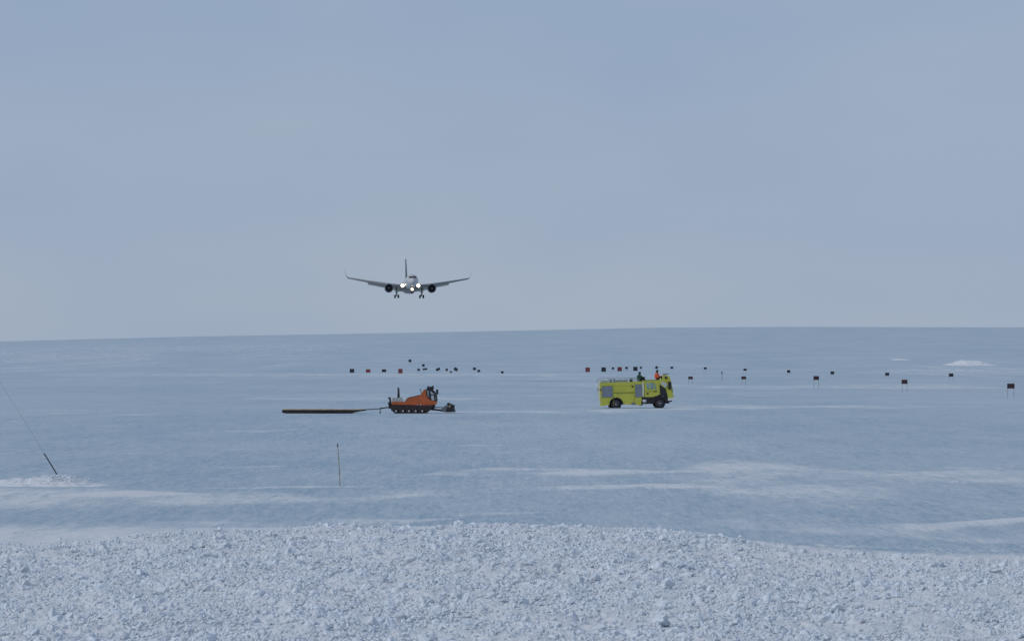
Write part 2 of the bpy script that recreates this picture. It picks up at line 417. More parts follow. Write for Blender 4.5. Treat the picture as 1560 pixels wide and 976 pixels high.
v1, f1 = scatter_zone(200000, 57, 108, .155, .015, .078, 1.9, keep_berm)
v2, f2 = scatter_zone(7500, 57, 104, .155, .05, .16, 2.4, keep_berm, lib=CLODS2)
chunks = mesh_from_arrays('snow_chunks', np.concatenate([v1, v2]), np.concatenate([f1, f2 + len(v1)]), M['snow'], True)
chunks.data.polygons.foreach_set('use_smooth', np.concatenate([RNG.random(len(f1)) < .5, np.zeros(len(f2), bool)]))
tag(chunks, 'broken lumps of graded snow covering the low berm in the foreground', 'snow chunks', kind='stuff')
# fine crust bits and sastrugi on the ice
v, f = scatter_zone(15000, 104, 520, .16, .010, .05, 2.5, lambda x, y, D, px, cd: (RNG.random(len(x)) < np.clip(150 / D, 0, 1) * sstep(.4, .6, fbm(x / 12, y / 30, 3, 31))), flat=.45)
crust = mesh_from_arrays('snow_crumbs', v, f, M['snow'])
tag(crust, 'scattered crumbs of wind-blown snow lying on the blue ice', 'snow crumbs', kind='stuff')

# a few blocks one can point at
def snow_block(px, D, w, h, label, seed, flat=1.0):
    V, Fc = clod(seed, 3); p = at(px, D)
    V = V * np.array([w / 2, w / 2 * .8, h / 2]) * 1.6
    if 'pointed' in label: V[:, :2] *= np.clip(1.15 - (V[:, 2:3] + h / 2) / h * .9, .15, 1.2)
    o = mesh_from_arrays('snow_block', V, Fc, M['snow']); o.location = p + Vector((0, 0, h * .12)); o.rotation_euler = (0, 0, seed)
    return tag(o, label, 'snow block', 'larger snow blocks on the berm')
snow_block(1275, 66.5, .40, .36, 'pale pointed snow block standing proud of the berm at lower right', 301)
snow_block(742, 71.5, .34, .17, 'flat pale snow slab lying among lumps below the middle of the berm', 302)
snow_block(790, 69.0, .33, .17, 'flat snow slab just right of and nearer than the other flat slab', 303)
snow_block(1010, 65.0, .34, .20, 'broad rounded snow lump at the bottom edge between middle and right', 304)

# mounds
def mound(name, px, D, pw, h, depth, label, material, seed, prof=None, pw_=.8, pd_=.7, nz=(13, 6, .35, 1.3)):
    """Low bank of snow pw photo pixels wide."""
    wid = pw / F * D; c = at(px, D); n, m_ = 90, 40
    u = np.linspace(-1, 1, n); w = np.linspace(-1, 1, m_); U, W = np.meshgrid(u, w, indexing='ij')
    xs = c.x + U * wid / 2; ys = c.y + W * depth / 2
    sh = np.clip(1 - U**2, 0, 1) ** pw_ * np.clip(1 - W**2, 0, 1) ** pd_
    if prof is not None: sh = sh * np.interp(U, prof[0], prof[1])
    sh = np.clip(sh - .22 * fbm(U * 9, W * 2 + seed, 4, seed + 2) * (sh < .6), 0, 2)
    sh = sh * (nz[2] + nz[3] * fbm(U * nz[0] + seed, W * nz[1], 4, seed))
    zs = ground_z(xs, ys) - .05 + h * sh - .01 * h
    idx_ = np.arange(n * m_).reshape(n, m_)
    fc = np.stack([idx_[:-1, :-1], idx_[1:, :-1], idx_[1:, 1:], idx_[:-1, 1:]], -1).reshape(-1, 4)
    o = mesh_from_arrays(name, np.stack([xs - c.x, ys - c.y, zs - c.z], -1).reshape(-1, 3), fc, material, True); o.location = c
    return tag(o, label, kind='structure')
mound('snow_bank', 65, 149.5, 290, .40, 5.0, 'low bank of pushed-up snow at the left edge where the guy wire ends', M['snow_soft'], 3, ([-1, -.3, .25, .6, 1], [.7, .8, 1, .5, .2]), .9, 1.3)
mound('snow_bank', 1478, dist_for_row(1478, 556), 74, 3.3, 90, 'long white snow bank far out near the right edge', M['snow_soft'], 8, ([-1, -.4, 0, .3, .6, 1], [.45, .9, 1, .9, .75, .35]), .5, .6, (6, 1.2, .6, .75))
mound('snow_bank', 1371, dist_for_row(1371, 548), 26, 0.9, 60, 'small pale snow bank left of the long white one far out', M['snow_soft'], 12)
n = 700
bx = RNG.normal(0, 1, n); pxs = np.where(RNG.random(n) < .6, 88 + 26 * bx, 20 + 60 * RNG.random(n) * 1.6)
Dm = 149.2 + RNG.normal(0, .5, n); xm = (pxs - 780) / F * Dm
s_ = .018 + .085 * RNG.random(n) ** 2.6
zm = ground_z(xm, Dm) + .30 * np.exp(-((pxs - 90) / 60) ** 2) * (.35 + .75 * RNG.random(n)) + .10
v, f = scatter(np.stack([xm, Dm, zm], -1), s_, CLODS)
tag(mesh_from_arrays('snow_rubble', v, f, M['snow']), 'heap of small snow rubble on the low bank around the guy wire foot', 'snow rubble', kind='stuff')

# ------------------------------------------------------------------ fire truck
def build_truck():
    S = 12.56; base = at(969, 442)
    t = empty('fire_truck', base, (0, R(-1.3), R(4)))
    tag(t, 'lime yellow airfield fire truck parked side-on on the ice with roof rails', 'fire truck')
    def q(zx, zy): return ((900 + zx / 11.14 - 969) / S, (620.5 - (550 + zy / 11.14)) / S)
    W = 1.45
    # rear body with the wheel arch cut into the skirt
    wx, wz = q(412, 715)
    arch = [(wx + .80 * math.cos(a), max(wz + .80 * math.sin(a), q(0, 738)[1])) for a in np.linspace(math.pi, 0, 15)]
    low = q(0, 738)[1]
    pts = [(q(150, 0)[0], q(0, 345)[1]), (q(150, 0)[0], q(0, 600)[1]), (q(172, 0)[0], low)] + arch + [(q(830, 0)[0], low), (q(848, 0)[0], q(0, 640)[1]), (q(858, 0)[0], q(0, 335)[1])]
    obj('body', prism(NEW(), pts, -W, W), M['lime'], t, bevel=.03)
    zt = q(0, 345)[1]
    # cab
    cab = [q(862, 605), q(862, 330), q(1165, 322), q(1198, 318), q(1216, 262), q(1252, 243), q(1328, 250), q(1350, 330), q(1362, 420), q(1386, 560), q(1385, 625), q(1295, 625), q(1270, 560), q(1120, 560), q(1050, 605)]
    cb = obj('cab', prism(NEW(), cab, -W + .08, W - .08), M['lime'], t, bevel=.04)
    for s in (-1, 1):
        yo = s * (W - .08)
        def sl(a): return (min(yo, yo + s * a), max(yo, yo + s * a))
        y0, y1 = sl(.05)
        d = obj('door', prism(NEW(), [q(895, 598), q(885, 345), q(1148, 338), q(1152, 565), q(1060, 598)], y0, y1), M['lime'], t, bevel=.015)
        obj('window', prism(NEW(), [q(948, 470), q(930, 362), q(1068, 358), q(1102, 470)], yo + s * .045 - .03, yo + s * .045 + .03), M['glass'], d)
        obj('window_divider', prism(NEW(), [q(990, 475), q(968, 362), q(980, 362), q(1006, 475)], yo + s * .07 - .03, yo + s * .07 + .03), M['lime'], d)
        obj('window_divider', prism(NEW(), [q(1062, 475), q(1040, 362), q(1050, 362), q(1078, 475)], yo + s * .07 - .03, yo + s * .07 + .03), M['lime'], d)
        obj('door_handle', prism(NEW(), [q(1050, 515), q(1050, 500), q(1110, 500), q(1110, 515)], yo + s * .06 - .03, yo + s * .06 + .03), M['black'], d)
        # dark round crest on the door with wings: emblem
        e = NEW(); lathe(e, [(yo + s * .035, .12), (yo + s * .065, .12)], 'y', (q(950, 0)[0], 0, q(0, 543)[1]), 12)
        e2 = prism(e, [q(928, 556), q(950, 524), q(976, 556)], yo + s * .06 - .012, yo + s * .06 + .012)
        obj('emblem', e2, M['black'], d)
        e = NEW()
        for k in range(9):   # small dark lettering blocks below the window
            a = 905 + k * 15; prism(e, [q(a, 516), q(a, 500), q(a + 9, 500), q(a + 9, 516)], yo + s * .055 - .012, yo + s * .055 + .012)
        obj('lettering', e, M['lime_dark'], d)
        # forward quarter: black panel stands for shaded interior, pane's pale colour for reflected sun
        obj('shaded_interior', prism(NEW(), [q(1166, 590), q(1160, 395), q(1255, 465), q(1282, 560), q(1290, 600)], yo - .02 + s * .03, yo + .02 + s * .03), M['black'], cb)
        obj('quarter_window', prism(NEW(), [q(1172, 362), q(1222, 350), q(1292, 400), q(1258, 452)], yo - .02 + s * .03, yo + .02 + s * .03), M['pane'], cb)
        # skirt under the cab
        obj('skirt', prism(NEW(), [q(862, 608), q(1290, 600), q(1290, 690), q(1160, 700), q(935, 715), q(862, 640)], yo - .25 - s * .3, yo + .25 - s * .3), M['black'], t)
        # shutters
        for (a, c_, top_, bot) in ((175, 352, 402, 590), (742, 850, 388, 600)):
            bm = NEW(); n_ = 10
            x0, z0 = q(a, bot); x1, z1 = q(c_, top_)
            for k in range(n_):
                zz = z0 + (z1 - z0) * k / n_; box(bm, x0, x1, s * W - .02, s * W + .02, zz + .01, zz + (z1 - z0) / n_ - .008)
            box(bm, x0, x1, s * W - .012, s * W + .012, z0, z1)
            sh = obj('roller_shutter', bm, M['shutter'], t)
            fr = NEW()
            for (u0, u1, v0, v1) in ((x0 - .05, x0, z0 - .05, z1 + .05), (x1, x1 + .05, z0 - .05, z1 + .05), (x0, x1, z1, z1 + .05), (x0, x1, z0 - .05, z0)): box(fr, u0, u1, s * W - .025, s * W + .025, v0, v1)
            obj('shutter_frame', fr, M['lime_dark'], sh)
        # seams and rail of the middle panel
        bm = NEW(); x0, z0 = q(375, 528); x1, z1 = q(712, 510); box(bm, x0, x1, s * W - .03, s * W + .03, z0, z1)
        obj('rub_rail', bm, M['lime_dark'], t)
        for a in (366, 722): x0, _z = q(a, 0); obj('panel_seam', box(NEW(), x0 - .02, x0 + .02, s * W - .008, s * W + .008, low + .03, zt - .1), M['lime_dark'], t)
        x0, z0 = q(380, 402); x1, _ = q(700, 0); obj('panel_seam', box(NEW(), x0, x1, s * W - .010, s * W + .010, z0, z0 + .03), M['lime_dark'], t)
        bm = NEW(); x0, z0 = q(680, 432); x1, z1 = q(706, 405); box(bm, x0, x1, s * W - .03, s * W + .05, z0, z1); obj('side_lamp', bm, M['black'], t)
        bm = NEW(); x0, z0 = q(862, 590); x1, z1 = q(884, 345); box(bm, x0, x1, s * W - .05, s * W + .03, z0, z1); obj('grab_post', bm, M['pale'], t)
        # fender lip around the front wheel
        fx, fz = q(1160, 715)
        lip = [(fx + .92 * math.cos(a), fz + .92 * math.sin(a)) for a in np.linspace(math.pi * .98, .1, 14)] + [(fx + .74 * math.cos(a), fz + .74 * math.sin(a)) for a in np.linspace(.1, math.pi * .98, 14)]
        obj('fender', prism(NEW(), lip, *sorted((s * (W + .03), s * (W - .45)))), M['black'], t)
        lip = [(wx + .86 * math.cos(a), wz + .86 * math.sin(a)) for a in np.linspace(math.pi * .98, .02, 14)] + [(wx + .76 * math.cos(a), wz + .76 * math.sin(a)) for a in np.linspace(.02, math.pi * .98, 14)]
        obj('fender', prism(NEW(), lip, *sorted((s * (W + .02), s * (W - .45)))), M['black'], t)
        # mirror on its arm
        mr = obj('mirror', box(NEW(), q(1300, 0)[0], q(1348, 0)[0], *sorted((s * (W + .05), s * (W + .28))), q(0, 482)[1], q(0, 352)[1]), M['black'], t, bevel=.03)
        obj('mirror_arm', path(NEW(), [(q(1290, 0)[0], s * (W - .2), q(0, 345)[1]), (q(1324, 0)[0], s * (W + .16), q(0, 355)[1])], .025), M['black'], mr)
        # wheels
        for (cx, cz, zoomr) in ((wx, wz, 88), (fx, fz, 86)):
            r = zoomr / 11.14 / S
            tyre = lathe(NEW(), [(s * (W - .46), r * .8), (s * (W - .44), r * .96), (s * (W - .36), r), (s * (W - .12), r), (s * (W - .03), r * .95), (s * (W - .01), r * .62)], 'y', (cx, 0, cz), 30)
            w = obj('wheel', tyre, M['rubber'], t, True)
            obj('rim', lathe(NEW(), [(s * (W - .06), r * .60), (s * (W + .012), r * .58), (s * (W - .03), r * .46), (s * (W - .06), r * .30), (s * (W + .03), r * .26), (s * (W + .05), r * .12)], 'y', (cx, 0, cz), 24), M['rim'], w, True)
            lug = NEW()
            for k in range(22):
                a = 2 * math.pi * k / 22; c_, s2 = math.cos(a), math.sin(a)
                tube(lug, (cx + r * .985 * c_, s * (W - .40), cz + r * .985 * s2), (cx + r * .985 * c_, s * (W - .08), cz + r * .985 * s2), .035, .035, 4)
            obj('tread', lug, M['rubber'], w)
    # axles, chassis, tank, steps
    bm = NEW(); box(bm, q(200, 0)[0], q(1330, 0)[0], -.5, .5, q(0, 720)[1], q(0, 615)[1]); obj('chassis', bm, M['black'], t)
    for cx, cz in ((wx, wz), q(1160, 715)): obj('axle', tube(NEW(), (cx, -W + .3, cz), (cx, W - .3, cz), .14), M['black'], t)
    tk = lathe(NEW(), [(q(862, 0)[0], .20), (q(868, 0)[0], .26), (q(922, 0)[0], .26), (q(930, 0)[0], .20)], 'x', (0, -W + .30, q(0, 668)[1]), 20)
    obj('air_tank', tk, M['chrome'], t, True)
    obj('bumper', prism(NEW(), [q(1295, 628), q(1385, 628), q(1392, 640), q(1388, 662), q(1295, 672)], -W + .05, W - .05), M['pale'], t, bevel=.02)
    obj('front_valance', prism(NEW(), [q(1250, 674), q(1372, 664), q(1360, 690), q(1260, 700)], -W + .15, W - .15), M['black'], t)
    hl = NEW()
    for s in (-1, 1): obj('headlight', lathe(NEW(), [(q(1380, 0)[0], .11), (q(1394, 0)[0], .10)], 'x', (0, s * 1.05, q(0, 598)[1]), 16), M['pane'], t)
    hl.free()
    # windscreen, a sloping sheet standing on the nose
    ws = prism(NEW(), [q(1354, 335), q(1366, 420), q(1386, 535), q(1391, 535), q(1371, 420), q(1359, 335)], -W + .25, W - .25)
    obj('windscreen', ws, M['glass'], t)
    # roof deck, guard rails
    obj('roof_deck', box(NEW(), q(150, 0)[0] + .05, q(850, 0)[0], -W + .1, W - .1, zt - .01, zt + .06), M['lime_dark'], t)
    obj('cab_roof', box(NEW(), q(866, 0)[0], q(1166, 0)[0], -W + .12, W - .12, q(0, 330)[1], q(0, 312)[1]), M['lime_dark'], t)
    zr = q(0, 268)[1]; zm_ = q(0, 303)[1]
    for s in (-1, 1):
        bm = NEW(); yy = s * (W - .08)
        for zz, x1 in ((zr, 770), (zm_, 770)): tube(bm, (q(140, 0)[0], yy, zz), (q(x1, 0)[0], yy, zz), .028)
        tube(bm, (q(770, 0)[0], yy, zr), (q(838, 0)[0], yy, zt), .028)
        for a in (140, 212, 330, 395, 500, 610, 700, 770): tube(bm, (q(a, 0)[0], yy, zt), (q(a, 0)[0], yy, zr), .026)
        obj('guard_rail', bm, M['grey'], t)
    bm = NEW(); tube(bm, (q(140, 0)[0], -W + .08, zr), (q(140, 0)[0], W - .08, zr), .028); obj('guard_rail', bm, M['grey'], t)
    for a, c_ in ((322, 350), (388, 410), (660, 715)): obj('roof_locker', box(NEW(), q(a, 0)[0], q(c_, 0)[0], -.9, -.4, zt + .05, zt + .42), M['black'], t)
    obj('hose_reel', tube(NEW(), (q(190, 0)[0], .3, zt + .25), (q(300, 0)[0], .3, zt + .25), .14, .14, 14), M['pale'], t)
    obj('suction_hose', tube(NEW(), (q(430, 0)[0], .1, zt + .2), (q(640, 0)[0], .1, zt + .2), .10, .10, 14), M['grey'], t)
    # rear ladder
    bm = NEW(); xr = q(138, 0)[0]
    for yy in (-1.25, -.8): tube(bm, (xr, yy, q(0, 690)[1]), (xr, yy, zr), .03)
    for k in range(9): zz = q(0, 680)[1] + k * .28; tube(bm, (xr, -1.25, zz), (xr, -.8, zz), .02)
    obj('ladder', bm, M['pale'], t)
    for ss in (-1, 1): obj('tail_light', box(NEW(), q(140, 0)[0], q(160, 0)[0], *sorted((ss * W, ss * (W - .2))), q(0, 480)[1], q(0, 440)[1]), M['rpanel'], t)
    obj('mud_flap', box(NEW(), q(283, 0)[0], q(297, 0)[0], -W + .02, -W + .5, q(0, 795)[1], q(0, 715)[1]), M['black'], t)
    obj('step', box(NEW(), q(670, 0)[0], q(735, 0)[0], -W - .02, -W + .4, q(0, 722)[1], q(0, 690)[1]), M['rim'], t)
    obj('step', box(NEW(), q(805, 0)[0], q(862, 0)[0], -W + .02, -W + .5, q(0, 742)[1], q(0, 722)[1]), M['black'], t)
    # roof turret over the front of the cab
    x, z = q(1262, 243)
    tb = obj('water_cannon', lathe(NEW(), [(z - .03, .18), (z + .03, .18), (z + .05, .10), (z + .12, .09)], 'z', (x, 0, 0), 18), M['lime_dark'], t, True)
    obj('nozzle', tube(NEW(), (x - .15, 0, z + .14), (x + .55, 0, z + .18), .07, .05, 14), M['rim'], tb, True)
    for ss in (-1, 1): obj('cab_lamp', lathe(NEW(), [(ss * (W - .10), .17), (ss * (W - .03), .16)], 'y', (q(1268, 0)[0], 0, q(0, 282)[1]), 16), M['black'], cb)
    return t, q
truck, tq = build_truck()

# ------------------------------------------------------------------ people on the fire truck
def skinned(name, pts, edges, radii, root, material, parent=None, sub=2):
    me = bpy.data.meshes.new(name); me.from_pydata([Vector(p) for p in pts], edges, []); o = link(bpy.data.objects.new(name, me))
    o.modifiers.new('skin', 'SKIN')
    for k, r in enumerate(radii):
        me.skin_vertices[0].data[k].radius = (r, r) if not isinstance(r, tuple) else r
        me.skin_vertices[0].data[k].use_root = (k == root)
    o.modifiers.new('sub', 'SUBSURF').levels = sub; o.modifiers['sub'].render_levels = sub
    dg = bpy.context.evaluated_depsgraph_get(); ev = o.evaluated_get(dg)
    m2 = bpy.data.meshes.new_from_object(ev); m2.materials.append(material)
    for p in m2.polygons: p.use_smooth = True
    o.modifiers.clear(); o.data = m2; bpy.data.meshes.remove(me); m2.name = name
    if parent is not None: o.parent = parent
    return o
def person(label, base, rotz, jacket, hat, lean=0.0, arm_pose='lap'):
    """Seated figure: the pelvis rests on the roof, knees drawn up and feet flat on it; faces local +x."""
    pv = Vector((0, 0, .12)); up = Vector((lean, 0, 1)).normalized()
    ch = pv + up * .34; nk = pv + up * .56; hd = nk + Vector((.02, 0, .10)); ht = nk + Vector((.03, 0, .22))
    P = [pv, pv + up * .18, ch, nk, hd, ht]; E = [(0, 1), (1, 2), (2, 3), (3, 4), (4, 5)]; Rr = [(.26, .25), (.27, .25), (.27, .23), .12, .10, .10]
    for s in (-1, 1):
        sh = ch + Vector((0, s * .19, .13)); 
        elb = sh + (Vector((.10, s * .06, -.27)) if arm_pose == 'lap' else Vector((.20, s * .08, -.18)))
        wr = elb + (Vector((.22, -s * .06, -.06)) if arm_pose == 'lap' else Vector((.22, -s * .04, .03)))
        k = len(P); P += [sh, elb, wr]; E += [(2, k), (k, k + 1), (k + 1, k + 2)]; Rr += [.115, .09, .06]
        hip = pv + Vector((.04, s * .10, -.01)); knee = pv + Vector((.42, s * .15, .26)); ank = Vector((.56, s * .14, .09)); toe = Vector((.78, s * .15, .055))
        k = len(P); P += [hip, knee, ank, toe]; E += [(0, k), (k, k + 1), (k + 1, k + 2), (k + 2, k + 3)]; Rr += [.14, .10, .08, .06]
    body = skinned('person', P, E, Rr, 0, M[jacket])
    body.data.materials.append(M['trousers']); body.data.materials.append(M['skin'])
    for p in body.data.polygons:
        c = p.center
        if c.z > nk.z + .02: p.material_index = 2 if c.x > hd.x + .065 else 1
        elif (c.x > .06 + .0 and c.z < .52 and (c.x > .30 or c.z < .18) and not (c.z > .36)) or c.z < .10: p.material_index = 1
    body.location = base; body.rotation_euler = (0, 0, rotz); body.scale = (1.38, 1.32, 1.20); tag(body, label, 'person', 'crew on the truck roof')
    h = hd + Vector((.0, 0, .07))
    # beanie, hair, face parts
    hb = NEW(); bmesh.ops.create_uvsphere(hb, u_segments=16, v_segments=10, radius=.125)
    for v in hb.verts:
        if v.co.z < -.01: v.co.z = -.01 - .02 * (v.co.x < 0)
    for v in hb.verts: v.co += h + Vector((-.012, 0, .03))
    obj('hat', hb, M[hat], body, True)
    for s in (-1, 1):
        bm = NEW(); bmesh.ops.create_icosphere(bm, subdivisions=1, radius=.014, matrix=Matrix.Translation(h + Vector((.088, s * .034, -.005)))); obj('eye', bm, M['black'], body)
    bm = NEW(); tube(bm, h + Vector((.085, 0, 0)), h + Vector((.118, 0, -.035)), .010, .016, 6); obj('nose', bm, M['skin'], body)
    bm = NEW(); box(bm, h.x + .075, h.x + .094, -.025, .025, h.z - .072, h.z - .062); obj('mouth', bm, M['rpanel'], body)
    # hands: palm, four curled fingers and a thumb each
    for i, s in enumerate((-1, 1)):
        wr = P[6 + i * 7 + 2]; elb = P[6 + i * 7 + 1]; d = (wr - elb).normalized(); sd = Vector((0, s, 0)); dn = d.cross(sd).normalized()
        if dn.z > 0: dn = -dn
        pts = [wr, wr + d * .05]; ed = [(0, 1)]; rr = [.028, .034]
        for j, off in enumerate((-.032, -.011, .011, .032)):
            ln = (.030, .036, .034, .026)[j]; k = len(pts)
            a0 = wr + d * .085 + sd * off
            pts += [a0, a0 + d * ln + dn * .012, a0 + d * (ln * 1.5) + dn * .035]; ed += [(1, k), (k, k + 1), (k + 1, k + 2)]; rr += [.010, .009, .008]
        k = len(pts); pts += [wr + d * .035 - sd * .04, wr + d * .065 - sd * .055 + dn * .01]; ed += [(1, k), (k, k + 1)]; rr += [.011, .009]
        skinned('glove', pts, ed, rr, 0, M['trousers'], body, 1)
    return body
def on_truck(zx, zy, y):
    x, z = tq(zx, zy); bpy.context.view_layer.update(); return truck.matrix_world @ Vector((x, y, z))
person('person in a dark green jacket crouched on the roof behind the cab', on_truck(815, 338, -.75), R(25), 'green', 'green', lean=.12, arm_pose='reach')
person('person in a bright orange jacket sitting on the cab roof by the water cannon', on_truck(1118, 314, -.6), R(-18), 'ojacket', 'hair', lean=.10)

# ------------------------------------------------------------------ snow groomer
def build_groomer():
    S = 14.2; t = empty('snow_groomer', at(630, 390))
    tag(t, 'orange tracked snow groomer with a front blade, hitched to a long drag', 'snow groomer')
    def q(zx, zy): return ((580 + zx / 13 - 630) / S, (629 - (580 + zy / 13)) / S)
    W = 1.25
    for s in (-1, 1):
        yo = s * 1.15
        prof = [q(205, 520), q(215, 570), q(290, 630), q(905, 630), q(972, 575), q(1030, 510), q(1050, 470), q(1030, 462), q(960, 476), q(230, 470), q(206, 480)]
        y0, y1 = sorted((yo - s * .45, yo + s * .35))
        tr = obj('track', prism(NEW(), prof, y0, y1), M['track'], t, bevel=.03)
        bm = NEW()
        for (a, b_) in zip([q(215, 570), q(290, 634), q(905, 634), q(972, 578)], [q(290, 634), q(905, 634), q(972, 578), q(1040, 500)]):
            a, b_ = Vector((a[0], 0, a[1])), Vector((b_[0], 0, b_[1])); L_ = (b_ - a).length; k = max(2, int(L_ / .16))
            for j in range(k):
                p = a.lerp(b_, (j + .5) / k); box(bm, p.x - .03, p.x + .03, y0 - .02, y1 + .02, p.z - .035, p.z + .05)
        obj('grouser', bm, M['black'], tr)
        for zx in (315, 450, 570, 700, 830):
            cx, cz = q(zx, 588)
            w = obj('road_wheel', lathe(NEW(), [(yo + s * .30, .26), (yo + s * .40, .25), (yo + s * .41, .1)], 'y', (cx, 0, cz), 20), M['rubber'], tr, True)
            w2 = lathe(NEW(), [(yo + s * .38, .115), (yo + s * .46, .09)], 'y', (cx, 0, cz - .01), 12); obj('hub_cap', w2, M['hub'], tr)
        for zx, zr_ in ((735, .05), (795, .09)):
            cx, cz = q(zx, 463); obj('deck_lamp', box(NEW(), cx - .035, cx + .035, *sorted((yo + s * .33, yo + s * .42)), cz - zr_, cz + zr_), M['hub'], t)
    obj('chassis', box(NEW(), q(215, 0)[0], q(1060, 0)[0], -.7, .7, q(0, 560)[1], q(0, 445)[1]), M['black'], t)
    body = [q(225, 405), q(225, 462), q(600, 470), q(980, 488), q(1105, 455), q(1120, 400), q(1070, 396), q(985, 372), q(935, 330), q(905, 270), q(895, 170), q(862, 160), q(825, 225), q(795, 275), q(690, 298), q(545, 332), q(510, 365), q(490, 408)]
    obj('body', prism(NEW(), body, -W, W), M['orange'], t, bevel=.04)
    obj('body_trim', prism(NEW(), [q(488, 410), q(505, 360), q(545, 325), q(790, 268), q(797, 278), q(548, 336), q(512, 368), q(497, 410)], -W - .02, W + .02), M['black'], t)
    obj('side_sill', prism(NEW(), [q(225, 462), q(225, 500), q(1070, 512), q(1085, 468), q(980, 490)], -W - .05, W + .05), M['track'], t)
    dk = obj('cargo_deck', prism(NEW(), [q(222, 404), q(232, 330), q(420, 325), q(440, 400)], -1.1, 1.1), M['grey'], t, bevel=.02)
    bm = NEW()
    for zx in (245, 300, 365, 425): prism(bm, [q(zx, 405), q(zx, 328), q(zx + 8, 328), q(zx + 8, 405)], -1.12, 1.12)
    obj('deck_rib', bm, M['pale'], dk)
    bm = NEW(); x, z0 = q(355, 328); z1 = q(0, 135)[1]; tube(bm, (x, -.3, z0), (x, -.3, z1 - .1), .13, .11, 14); tube(bm, (x, -.3, z1 - .1), (x - .06, -.3, z1 + .02), .11, .09, 14)
    obj('exhaust_stack', bm, M['black'], t, True)
    # rear frame and hitch
    bm = NEW(); a = q(175, 330)
    box(bm, q(148, 0)[0], q(200, 0)[0], -.35, .35, q(0, 352)[1], q(0, 318)[1])
    box(bm, q(172, 0)[0], q(204, 0)[0], -.25, .25, q(0, 420)[1], q(0, 352)[1])
    box(bm, q(150, 0)[0], q(212, 0)[0], -.5, .5, q(0, 470)[1], q(0, 415)[1]); box(bm, q(160, 0)[0], q(215, 0)[0], -.3, .3, q(0, 545)[1], q(0, 470)[1])
    obj('rear_frame', bm, M['black'], t)
    # cab
    cab = NEW()
    glass = [q(905, 190), q(1000, 165), q(1060, 215), q(1100, 290), q(1105, 385), q(1040, 385), q(965, 355), q(925, 300)]
    cg = obj('cab_glass', prism(cab, glass, -.95, .95), M['pane'], t)
    for s in (-1, 1):
        bm = NEW(); y = s * .96
        def seg(*pp, r=.045): path(bm, [(q(*p)[0], y, q(*p)[1]) for p in pp], r, 8)
        seg((900, 180), (920, 290), (960, 355), (1040, 392), (1105, 392), r=.06)
        seg((915, 175), (1000, 165), (1062, 215), (1100, 285), (1112, 390), r=.065)
        seg((968, 180), (975, 260), (985, 365), r=.085)
        seg((975, 275), (1055, 265), r=.05); seg((1060, 262), (1075, 390), r=.075); seg((985, 170), (1050, 235), r=.06)
        obj('cab_pillar', bm, M['black'], t)
        obj('mirror', box(NEW(), q(1098, 0)[0], q(1135, 0)[0], *sorted((s * 1.15, s * 1.32)), q(0, 262)[1], q(0, 168)[1]), M['black'], t, bevel=.02)
        bm = NEW(); path(bm, [(q(1070, 0)[0], s * .9, q(0, 235)[1]), (q(1112, 0)[0], s * 1.22, q(0, 245)[1])], .03); obj('mirror_arm', bm, M['black'], t)
    obj('seat', box(NEW(), q(925, 0)[0], q(985, 0)[0], -.35, .35, q(0, 350)[1], q(0, 230)[1]), M['black'], t)
    rf = obj('cab_roof', prism(NEW(), [q(908, 180), q(912, 140), q(935, 112), q(1040, 108), q(1055, 150), q(1040, 172), q(990, 160)], -.95, .95), M['black'], t, bevel=.03)
    for yy in (-.7, -.25, .25, .7): obj('work_light', box(NEW(), q(1018, 0)[0], q(1048, 0)[0], yy - .1, yy + .1, q(0, 118)[1], q(0, 92)[1]), M['black'], rf)
    obj('beacon', lathe(NEW(), [(q(0, 118)[1], .09), (q(0, 98)[1], .08)], 'z', (q(940, 0)[0], -.3, 0), 12), M['black'], rf)
    bm = NEW(); path(bm, [(q(812, 0)[0], -.9, q(0, 250)[1]), (q(800, 0)[0], -.9, q(0, 200)[1]), (q(788, 0)[0], -.9, q(0, 145)[1])], .04); obj('antenna', bm, M['black'], t)
    # push arms and blade
    for s in (-1, 1):
        bm = NEW(); path(bm, [(q(985, 0)[0], s * .6, q(0, 555)[1]), (q(1130, 0)[0], s * .6, q(0, 570)[1]), (q(1310, 0)[0], s * .75, q(0, 598)[1])], .09); obj('push_arm', bm, M['black'], t)
        bm = NEW(); path(bm, [(q(1060, 0)[0], s * .5, q(0, 520)[1]), (q(1300, 0)[0], s * .55, q(0, 520)[1])], .05); obj('lift_cylinder', bm, M['grey'], t)
    bl = obj('blade', prism(NEW(), [q(1308, 612), q(1345, 612), q(1480, 606), q(1455, 540), q(1466, 480), q(1400, 455), q(1335, 425), q(1312, 440), q(1330, 500), q(1298, 560)], -1.9, 1.9), M['black'], t, bevel=.03)
    for yy in (-1.92, 1.92): obj('blade_patch', prism(NEW(), [q(1355, 480), q(1390, 470), q(1385, 500), q(1350, 515)], yy - .03, yy + .03), M['wood'], bl)
    obj('blade_frame', prism(NEW(), [q(1180, 560), q(1235, 520), q(1300, 470), q(1320, 520), q(1290, 595), q(1230, 590)], -1.0, 1.0), M['rim'], t, bevel=.03)
    return t
groomer = build_groomer()

